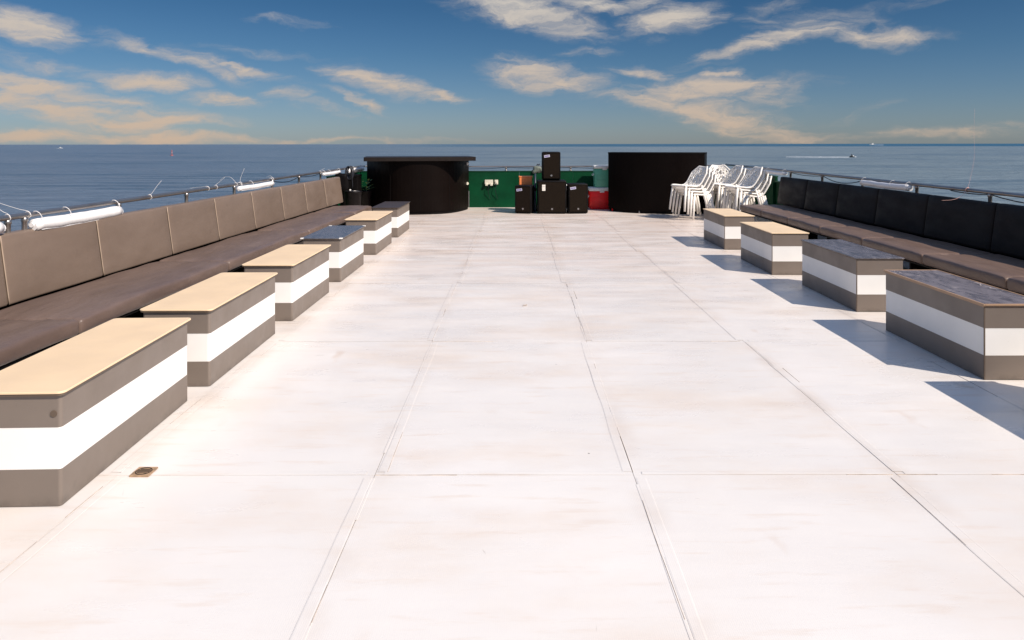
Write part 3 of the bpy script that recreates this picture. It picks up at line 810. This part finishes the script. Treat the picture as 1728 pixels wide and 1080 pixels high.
# ------------------------------------------------------------------ loudspeakers
def speaker(label, px0, px1, w, d, h, x, y, z, rot, sticker, left_label=False, r=.03):
    t = thing('loudspeaker', label, 'loudspeaker', (x, y, z), math.radians(rot), 'loudspeakers piled at the far end')
    link('cabinet', soft_box(w, d, h, r, 2, 2, 2), 'cab', t, (0, 0, h/2+.008))
    g = rprism(-w/2+.03, w/2-.03, -.5*.012, .5*.012, 0, h-.07, .005, 3)
    link('grille', g, 'grille', t, (0, -d/2-.002, .045))
    fr = Geo()
    a, b, c, e = -w/2+.022, w/2-.022, .035, h-.018
    fr.tube([(a,0,c),(b,0,c),(b,0,e),(a,0,e),(a,0,c)], .006, 6)
    link('grille_frame', fr.me(), 'cab', t, (0, -d/2-.004, 0))
    link('badge', Geo().tube([(0,0,0),(0,-.006,0)], .021, 18).me(False), 'steel', t, (.0, -d/2-.0085, .105))
    for sx in (-1, 1):
        for sy in (-1, 1): link('foot', Geo().tube([(sx*(w/2-.05), sy*(d/2-.05), 0), (sx*(w/2-.05), sy*(d/2-.05), .012)], .018, 10).me(), 'blackm', t)
        link('side_handle', box(sx*(w/2-.001)-.006, sx*(w/2-.001)+.006, -.06, .06, h*.55, h*.55+.035, .003), 'blackm', t)
    if sticker:
        s = link('sticker', box(-.062, .062, -.0015, .0015, -.026, .026, 0), 'sticker', t, (-w/2+.105, -d/2-.0105, h-.085)); s.rotation_euler = (0, math.radians(-8), 0)
        g = Geo(); rg = random.Random(int(w*1000))
        xx = -.05
        while xx < .045:
            ww = rg.uniform(.008, .014); g.poly_prism([(xx, -.0022), (xx+ww, -.0022), (xx+ww, -.0016), (xx, -.0016)], -.014, rg.uniform(.008, .016)); xx += ww+.005
        link('print', g.me(False), 'print', s)
    return t
SY = 10.17*U
m = SY/1200      # metres per photographed pixel at that distance
spk_sub = speaker('large black subwoofer with white paper label, middle of the bottom row', 0, 0, 49*m, .60, 56*m-.01, (931.5-872)*m, SY+.30, 0, 0, False)
link('paper_label', box(-.035, .035, -.001, .001, -.065, .065, 0), 'paper', spk_sub, (-24*m+10*m, -.3105, 56*m-.15))
for k in range(3):
    link('print_line', box(-.026, .026, -.0006, .0006, -.0018, .0018, 0), 'edge', spk_sub, (-24*m+10*m, -.3122, 56*m-.19+k*.035))
speaker('black loudspeaker standing on top of the large subwoofer', 0, 0, 31.5*m, .36, 49*m-.012, (931-872)*m, SY+.34, 56*m-.001, 0, True)
speaker('black loudspeaker turned slightly left, at the left of the bottom row', 0, 0, 29*m, .38, 47*m, (886-872)*m, SY+.24, 0, -14, True)
speaker('black loudspeaker at the right of the bottom row beside the red cooler', 0, 0, 34*m, .38, 50*m, (974.5-872)*m, SY+.22, 0, 5, True)

# things round the speakers
t = thing('orange_crate', 'small orange plastic crate behind the left loudspeaker', 'crate', ((887-872)*1.0*m*1.03, SY+.62, 0), 0)
link('carton', box(-.14, .14, -.11, .11, .0, .55, .006), 'navy', t)
link('crate_body', rprism(-.145, .145, -.12, .12, .551, .76, .02, 4, .004), 'orange', t)
link('rim', rprism(-.152, .152, -.127, .127, .7605, .785, .02, 4, .003), 'orange', t)
# folded navy stand between the speakers
g = thing('speaker_stand', 'dark navy folded speaker stand between the left loudspeaker and the subwoofer', 'stand', ((903.6-872)*m, SY+.22, 0), 0)
link('pole', Geo().tube([(0,0,.03),(0,0,.86)], [.022,.022], 12).me(), 'navy', g)
for k in range(3):
    a = 2*PI*k/3+.5; link('leg', Geo().tube([(0,0,.5),(.035*math.cos(a),.05*math.sin(a),.02)], .011, 8).me(), 'navy', g)
link('collar', Geo().tube([(0,0,.48),(0,0,.54)], .030, 12).me(), 'blackm', g)
link('foot_cap', Geo().tube([(0,0,.0),(0,0,.05)], .026, 12).me(), 'steel', g)
# grey cloth bundle on the far rail
def cloth_bundle():
    def disp(p):
        q = Vector(p); nn = mnoise.noise(q*9)*.03
        return (q.x*(1+nn*2)*(1.0 if q.z < 0 else .75), q.y+nn, q.z+nn-.02*abs(q.x)*5)
    b = thing('cloth_bundle', 'grey green bundled cloth tied over the far rail behind the speakers', 'cloth', ((907-872)/1200*ybk*U, (ybk-.01)*U, .60*U), 0)
    link('folds', soft_box(.27, .12, .17, .05, 8, 5, 6, disp), 'greyfab', b)
    link('knot', Geo().tube(smooth_path([(-.02,0,.07),(0,0,.12),(.03,0,.10),(.05,.01,.13)], 5), .012, 6).me(), 'cable', b)
cloth_bundle()
# white cable connectors between sub and right speaker
g = thing('white_cable', 'white cable with plugs hanging between the subwoofer and the right loudspeaker', 'cable', ((956-872)*m, SY+.12, 0), 0)
link('lead', Geo().tube(smooth_path([(.0,.03,.64),(.006,0,.52),(-.004,0,.34),(.004,0,.16),(.0,0,.08)], 6), .006, 6).me(), 'cable', g)
link('plug', Geo().tube([(0,-.01,.50),(0,-.01,.63)], [.010,.014], 10).me(), 'clid', g)
link('plug', soft_box(.030,.03,.045,.008), 'clid', g, (0,-.01,.098)); link('plug', soft_box(.028,.03,.030,.008), 'clid', g, (0,-.01,.05))

def cooler(label, mat, x, y, z, w, d, h, lidh):
    t = thing('cooler_box', label, 'cooler', (x, y, z), 0, 'coolers stacked at the far end')
    link('tub', soft_box(w, d, h-lidh, .03, 2, 2, 2, lambda p: (p.x*(1+.03*p.z/h), p.y*(1+.03*p.z/h), p.z)), mat, t, (0, 0, (h-lidh)/2))
    link('lid', soft_box(w+.03, d+.03, lidh, .02, 2, 2, 1), 'clid', t, (0, 0, h-lidh/2))
    link('hinge', box(-.05, .05, -d/2-.028, -d/2-.012, h-lidh-.03, h-.02, .004), 'clid', t)
    for sx in (-1, 1):
        link('handle', Geo().tube(smooth_path([(sx*(w/2+.005), -.10, h*.62), (sx*(w/2+.03), -.10, h*.55), (sx*(w/2+.03), .10, h*.55), (sx*(w/2+.005), .10, h*.62)], 5), .009, 8).me(), 'clid', t)
    for k in (.35, .55):
        link('rib', box(-w/2+.04, w/2-.04, -d/2-.006, -d/2+.002, h*k-.006, h*k+.006, .002), mat, t)
CY = 10.85*U; mc = CY/1200
cooler('red cooler with white lid on the deck under the green cooler', 'red', (1013-872)*mc+.04, CY+.2, 0, .56, .36, 37*mc, .085)
cooler('sea green cooler with white lid stacked on the red cooler', 'cgreen', (1019-872)*mc+.02, CY+.2, 37*mc, .46, .34, 37*mc, .07)

# power sockets on the green wall
def socket(label, px0, px1, z, plugs):
    mm = 11.2*U/1200; xc = ((px0+px1)/2-872)*mm; w = (px1-px0)*mm
    t = thing('wall_socket', label, 'socket', (xc, YB-.001, z), 0)
    link('socket_box', box(-w/2, w/2, -.05, 0, -.055, .055, .006), 'cream', t)
    for k in range(plugs):
        x = (-.3+.6*k)*w if plugs > 1 else 0
        link('plug', soft_box(w*.30 if plugs > 1 else w*.6, .05, .06, .010), 'cream', t, (x, -.055, -.055 if plugs > 1 else -.005))
    link('cord', Geo().tube(smooth_path([(0,-.06,-.06),(-.02,-.07,-.18),(.0,-.04,-.30),(.03,-.02,-.40)], 5), .005, 6).me(), 'cable', t)
socket('wide cream power socket with two plugs on the green wall', 818, 832, .400*U, 2)
socket('small cream power socket on the green wall beside the wide one', 834.5, 840.5, .400*U, 1)

# ------------------------------------------------------------------ corner beside the left bar: tub, pole, coiled cable, bag
x0 = -2.21*U; y0 = 9.62*U
t = thing('plastic_tub', 'dark round plastic tub standing beyond the end of the left bench', 'tub', (x0, y0, 0), 0)
link('tub', Geo().lathe([(.13,0),(.135,.02),(.165,.52),(.176,.525),(.176,.545),(.155,.545),(.145,.40),(.01,.40)], 24).me(), 'bucket', t)
link('handle', Geo().tube(smooth_path([(-.17,0,.53),(-.10,-.10,.555),(0,-.15,.56),(.10,-.10,.555),(.17,0,.53)], 5), .006, 6).me(), 'steel', t)
t = thing('pole_stand', 'thin dark pole with small foot leaning out of the corner tub', 'pole', (x0-.02, y0+.02, .401), 0)
link('pole', Geo().tube([(0,0,0),(-.015,0,.33),(-.03,0,.58)], .010, 8).me(), 'blackm', t)
link('bright_clip', soft_box(.035,.03,.045,.01), 'clid', t, (-.035, -.07, .165))
def coil():
    base = Vector((-2.30*U, 9.78*U, .62*U)); g = Geo(); rg = random.Random(3)
    for k in range(5):
        pts = []
        for i in range(17):
            a = 2*PI*i/16; pts.append((.055*math.cos(a)*(1+.15*rg.random())+.012*k-.03, .012*k+.02*math.sin(a), -.02+.13*math.sin(a)*(1+.1*rg.random())))
        g.tube(pts, .008, 6, False)
    o = link('cable_coil', g.me(), 'cable', None, base); tag(o, 'dark blue coil of cable hanging on the left rail corner', 'cable coil')
    g = Geo().tube(smooth_path([(0,0,.08),(.02,-.02,-.1),(.03,-.02,-.3),(.0,-.02,-.42)], 6), .012, 6)
    o = link('hose', g.me(), 'cable', None, base+Vector((.04,-.03,0))); tag(o, 'dark hose hanging down from the left rail into the corner', 'hose')
coil()
def bag():
    def disp(p):
        n_ = mnoise.noise(Vector(p)*6)*.03; return (p.x+n_, p.y+n_, p.z+n_)
    o = link('hanging_bag', soft_box(.26,.12,.34,.05,6,4,6,disp), 'greyfab', None, (-2.33*U, 9.45*U, .50*U)); o.data.materials[0] = MAT['blackm']
    tag(o, 'black cloth bag hanging inside the left bulwark past the bench end', 'bag')
bag()
t = thing('added_dark_case', 'tall black case added to darken the corner behind the tub past the left bench', 'case', (-2.315*U, 10.02*U, 0), 0)
link('case_body', box(-.15, .15, -.20, .20, .03, .80, .012), 'blackm', t)  # whole case is added to make the corner read near black
link('lid', box(-.155, .155, -.205, .205, .803, .86, .010), 'blackm', t)
link('latch', box(-.03, .03, -.214, -.205, .76, .83, .003), 'cable', t)
for a in (-1, 1):
    for b in (-1, 1): link('wheel', Geo().tube([(a*.11-.012, b*.16, .03), (a*.11+.012, b*.16, .03)], .03, 12).me(), 'cable', t)
t = thing('potted_plant', 'small pale leafed plant half hidden behind the left edge of the bar', 'plant', (-2.20*U, 10.4*U, 0), 0)
link('pot', Geo().lathe([(.09,0),(.12,.46),(.13,.46),(.13,.48),(.11,.48),(.10,.44),(.01,.44)], 18).me(), 'bucket', t)
g = Geo(); rg = random.Random(8)
for k in range(46):
    a = rg.uniform(0, 2*PI); r_ = rg.uniform(.03, .13); z = .48+rg.uniform(.0, .24); c = Vector((r_*math.cos(a), r_*math.sin(a), z))
    d = Vector((math.cos(a), math.sin(a), rg.uniform(-.3, .7))).normalized(); sd = d.cross(Vector((0,0,1))).normalized()
    b = len(g.v); ln = rg.uniform(.05, .09); wd = ln*.3
    g.v += [c, c+d*ln*.5+sd*wd, c+d*ln, c+d*ln*.5-sd*wd+Vector((0,0,.008))]; g.f.append([b, b+1, b+2, b+3])
link('foliage', g.me(False), 'leaf', t)
link('stem', Geo().tube([(0,0,.43),(0,.01,.62)], [.008,.004], 6).me(), 'leaf', t)

# ------------------------------------------------------------------ net backed stacking chairs
def make_chair_meshes():
    prof = [(.235,.490),(.20,.500),(.10,.495),(.02,.486),(-.05,.490),(-.11,.522),(-.17,.583),(-.235,.660),(-.30,.738),(-.355,.805),(-.395,.852)]
    P = smooth_path([(a, 0, b) for a, b in prof], 6); Lc = [0]
    for a, b in zip(P[:-1], P[1:]): Lc.append(Lc[-1]+(b-a).length)
    tot = Lc[-1]
    def pos(v):
        s = max(0, min(1, v))*tot
        for i in range(len(Lc)-1):
            if s <= Lc[i+1]: return P[i].lerp(P[i+1], (s-Lc[i])/(Lc[i+1]-Lc[i]))
        return P[-1]
    def hw(v):
        if v < .45: return .235+.02*v
        if v < .80: return .244
        return .244-(v-.80)/.20*.115
    def S(u, v):
        p = pos(v); dish = .02*(1-u*u) if v < .5 else 0
        back = .035*u*u*max(0, min(1, (v-.5)*3))
        return Vector((p.x+back, u*hw(v), p.z-dish*min(1, v*6)*max(0, 1-v*1.6)+back*.4))
    rim = Geo()
    rim.tube([S(1, k/40) for k in range(41)]+[S(1-2*k/10, 1) for k in range(1, 10)]+[S(-1, 1-k/40) for k in range(41)]+[S(-1+2*k/10, 0) for k in range(1, 11)], .0165, 8, False)
    def net(v0, v1, seed):
        rg = random.Random(seed); g = Geo(); cols = 8; du = 2/cols; rows_len = .072/tot
        nodes = {}
        nr = int((v1-v0)/rows_len*1.15)+1
        dv = (v1-v0)/nr
        def node(i, j):
            if (i, j) not in nodes:
                u = -1+du*i; v = v0+dv*j
                if 0 < i < cols: u += rg.uniform(-.30, .30)*du
                if 0 < j < nr: v += rg.uniform(-.34, .34)*dv
                nodes[(i, j)] = S(max(-1, min(1, u)), v)
            return nodes[(i, j)]
        for j in range(nr+1):
            for i in range(cols+1):
                a = node(i, j)
                if i < cols and (i+j) % 2 == 0: g.tube([a, node(i+1, j)], .0115, 4, False)
                if j < nr: g.tube([a, node(i, j+1)], .0105, 4, False)
                if i < cols and j < nr and rg.random() < .40: g.tube([a, node(i+1, j+1)], .0095, 4, False)
        return g
    legs = []
    for sx, sy in ((1,1),(1,-1),(-1,1),(-1,-1)):
        top = Vector((.205, sy*.222, .49)) if sx > 0 else Vector((-.155, sy*.222, .50))
        bot = Vector((.262, sy*.262, .0)) if sx > 0 else Vector((-.285, sy*.262, .0))
        legs.append(Geo().tube([top, top.lerp(bot, .5)+Vector((sx*.004, 0, 0)), bot], [.026, .023, .0185], 8).me())
    apron = [Geo().tube([(.205,-.222,.465),(.205,.222,.465)], .013, 6).me(), Geo().tube([(-.155,-.222,.47),(-.155,.222,.47)], .013, 6).me()]
    return rim.me(), net(.0, .44, 3).me(False), net(.44, 1.0, 4).me(False), legs, apron
ch_rim, ch_seat, ch_back, ch_legs, ch_apron = make_chair_meshes()
proto = thing('stacking_chair', 'x', 'chair')
link('rim', ch_rim, 'plastic', proto); link('seat', ch_seat, 'plastic', proto); link('backrest', ch_back, 'plastic', proto)
for l in ch_apron: link('crossbar', l, 'plastic', proto)
for l in ch_legs: link('leg', l, 'plastic', proto)
first = [True]
def stack(x, y, ang, n_, labels, dz=.058, df=.066):
    f = Vector((math.cos(math.radians(ang)), math.sin(math.radians(ang)), 0))
    for k in range(n_):
        o = proto if first[0] else copy_tree(proto); first[0] = False
        p = Vector((x, y, 0))+f*df*k
        o.location = (p.x, p.y, dz*k); o.rotation_euler = (0, 0, math.radians(ang+random.uniform(-1.2, 1.2)))
        tag(o, labels[k], 'chair', 'white net backed chairs stacked by the right bench')
pos_w = ['bottom chair', 'second chair up', 'third chair up', 'fourth chair up', 'fifth chair up']
def labs(n_, where):
    L_ = []
    for k in range(n_):
        w = 'topmost chair' if k == n_-1 else pos_w[k]
        L_.append('white netted chair, %s in the stack %s' % (w, where))
    return L_
stack(3.62, 14.32, 201, 4, labs(4, 'standing in front of the black bar'))
stack(4.30, 15.05, 266, 4, labs(4, 'that faces the camera'))
stack(4.46, 14.72, 192, 4, labs(4, 'right of the camera-facing one'))
stack(4.56, 13.85, 192, 4, labs(4, 'nearest the right bench'))

# ------------------------------------------------------------------ floor drain
t = thing('floor_drain', 'small square brass floor drain set in the white deck beside the nearest left table', 'drain', (-1.137*U, 2.166*U, .001), 0)
link('plate', rprism(-.045, .045, -.045, .045, 0, .006, .004, 3, .001), 'brass', t)
g = Geo()
for k in range(28):
    pass
ring = [( .034*math.cos(2*PI*k/28), .034*math.sin(2*PI*k/28), .0065) for k in range(29)]
link('ring', Geo().tube(ring, .0022, 6, False).me(), 'hole', t)
for k in range(4):
    y = -.018+.012*k; w = math.sqrt(.029**2-y*y)
    link('slot', box(-w, w, y-.0025, y+.0025, .0061, .0072, 0), 'hole', t)
# small rust flake on the deck
for (x, y, s_, lab) in ((.075*1.0, 6.6, .04, 'tiny dark scrap lying near the middle of the deck'),):
    o = link('scrap', soft_box(s_, .018, .006, .0025, 2, 2, 1, lambda p: (p.x, p.y+.01*math.sin(p.x*90), p.z)), 'bead', None, (x, y, .006)); tag(o, lab, 'scrap')

# ------------------------------------------------------------------ things on the water
SEA = -5.0; HH = U-SEA
def sea_at(px, py): d = HH*1200/(py-243); return Vector(((px-872)/1200*d, d, SEA))
def wake(label, a, b, w0, w1, seed, z=.05):
    n_ = 40; vs = []; fs = []
    side = (b-a).cross(Vector((0,0,1))).normalized()
    for i in range(n_+1):
        t = i/n_; w = (w0+(w1-w0)*t)*(.7+.6*abs(mnoise.noise(Vector((t*9, seed, 0)))))
        if t > .55: w *= max(0.05, 1-(t-.55)/.45)
        p = a.lerp(b, t); h = z+.12*abs(mnoise.noise(Vector((t*14, seed+5, 0))))
        for s_, hh in ((-1, .01), (-.4, h), (.4, h), (1, .01)): vs.append(p+side*w*s_+Vector((0,0,hh)))
    for i in range(n_):
        for k in range(3): fs.append([i*4+k, i*4+k+1, i*4+k+5, i*4+k+4])
    me = mesh('wake', vs, fs, True); o = link('wake', me, 'foam'); tag(o, label, None, None, 'stuff')
def hull_mesh(L_, B, H):
    vs = []; fs = []; n_ = 14
    for i in range(n_+1):
        t = i/n_; x = (t-.45)*L_
        w = B/2*(1-max(0, (t-.45)/.55)**2.2)*(0.9 if i == 0 else 1)
        sheer = H*(1+.35*t*t)
        for (yy_, zz) in ((-w, sheer), (-w*.8, H*.25), (0, -.12*H), (w*.8, H*.25), (w, sheer)): vs.append((x, yy_, zz))
    for i in range(n_):
        for k in range(4): a = i*5+k; fs.append([a, a+5, a+6, a+1])
        fs.append([i*5, i*5+4, i*5+9, i*5+5])
    fs.append([4,3,2,1,0])
    return mesh('hull', vs, fs, False)
def motor_boat(label, p, L_, rot, H=.07):
    t = thing('motor_boat', label, 'boat', p, rot)
    link('hull', hull_mesh(L_, L_*.27, L_*.10), 'boatw', t)
    link('cabin', soft_box(L_*.42, L_*.19, L_*.12, L_*.03), 'boatw', t, (-L_*.02, 0, L_*.17))
    link('window_band', box(-L_*.21, L_*.2, -L_*.098, L_*.098, L_*.165, L_*.20, 0), 'boatd', t)
    link('flybridge', soft_box(L_*.22, L_*.16, L_*.07, L_*.02), 'boatw', t, (-L_*.05, 0, L_*.27))
    link('mast', Geo().tube([(-L_*.08,0,L_*.3),(-L_*.12,0,L_*.42)], L_*.008, 6).me(), 'boatw', t)
    return t
p = sea_at(1472, 245.4)
motor_boat('white motor yacht far off on the right horizon', p, 24, PI)
wake('white wake trailing to the right of the yacht on the horizon', p+Vector((9,-3,0)), p+Vector((52,0,0)), 4.0, 2.0, 2, .5)
p = sea_at(102, 249.6)
motor_boat('tiny white boat far off on the left near the horizon', p, 6.5, 0)
wake('short white wake beside the tiny boat on the left', p+Vector((-2,-.5,0)), p+Vector((-7,0,0)), .6, .3, 4, .1)
p = sea_at(1438, 266)
t = thing('jet_ski', 'dark jet ski speeding right across the open water', 'jet ski', p, math.radians(8))
link('hull', hull_mesh(2.9, 1.1, .42), 'boatd', t)
link('seat', soft_box(1.1, .42, .34, .08, 3, 2, 2), 'suit', t, (-.5, 0, .62))
link('cowl', soft_box(.75, .6, .32, .1, 3, 2, 2), 'boatw', t, (.5, 0, .6))
link('handlebar', Geo().tube([(.12,0,.7),(.05,0,1.0)], .05, 8).tube([(.05,-.35,1.02),(.05,.35,1.02)], .03, 8).me(), 'suit', t)
link('spray', soft_box(.9, 1.2, .28, .1, 6, 6, 3, lambda q: (q.x, q.y, q.z+.1*mnoise.noise(Vector(q)*3))), 'foam', t, (1.35, 0, .18))
def rider():
    vs = [(0,0,0),(.02,0,.28),(.10,0,.52),(.14,0,.62),(.18,0,.76),        # pelvis, waist, chest, neck, head
          (.09,.2,.50),(.30,.27,.34),(.50,.30,.26),(.09,-.2,.50),(.30,-.27,.34),(.50,-.30,.26),
          (.06,.12,-.02),(.44,.24,-.06),(.36,.27,-.48),(.52,.27,-.52),(.06,-.12,-.02),(.44,-.24,-.06),(.36,-.27,-.48),(.52,-.27,-.52)]
    es = [(0,1),(1,2),(2,3),(3,4),(2,5),(5,6),(6,7),(2,8),(8,9),(9,10),(0,11),(11,12),(12,13),(13,14),(0,15),(15,16),(16,17),(17,18)]
    rs = [.15,.14,.17,.065,.115,.075,.05,.04,.075,.05,.04,.10,.08,.06,.05,.10,.08,.06,.05]
    me = bpy.data.meshes.new('rider'); me.from_pydata(vs, es, [])
    o = link('person', me, 'suit', None, p+Vector((-.35,-.05,.86)), math.radians(8))
    sk = o.modifiers.new('skin', 'SKIN')
    for i, r in enumerate(rs): me.skin_vertices[0].data[i].radius = (r, r)
    me.skin_vertices[0].data[0].use_root = True
    ss = o.modifiers.new('smooth', 'SUBSURF'); ss.levels = 1; ss.render_levels = 1
    tag(o, 'person in black wetsuit crouched astride the jet ski holding its handlebar', 'person')
rider()
wake('long white wake behind the jet ski', p+Vector((-1.0,0,0)), p+Vector((-29,7,0)), .75, .35, 6, .12)
p = sea_at(290, 262)
t = thing('navigation_buoy', 'red and white navigation buoy floating far off on the left', 'buoy', p, 0)
link('float', Geo().lathe([(.2,-.3),(.75,-.1),(.8,.25),(.6,.45),(.3,.5)], 16).me(), 'buoyr', t)
g = Geo()
for k in range(4):
    a = PI/4+PI/2*k; g.tube([(.42*math.cos(a),.42*math.sin(a),.45),(.14*math.cos(a),.14*math.sin(a),2.6)], .05, 6)
for z in (1.1, 1.8): g.tube([(.3*math.cos(PI/2*k+PI/4), .3*math.sin(PI/2*k+PI/4), z) for k in range(5)], .035, 6)
link('lattice', g.me(), 'buoyr', t)
link('top_mark', Geo().lathe([(.05,2.55),(.26,2.6),(.26,2.95),(.03,3.35)], 12).me(), 'buoyr', t)
link('sign_board', box(-.32, .32, -.04, .04, 1.35, 1.75, .01), 'boatw', t)

C.render.engine = 'CYCLES'
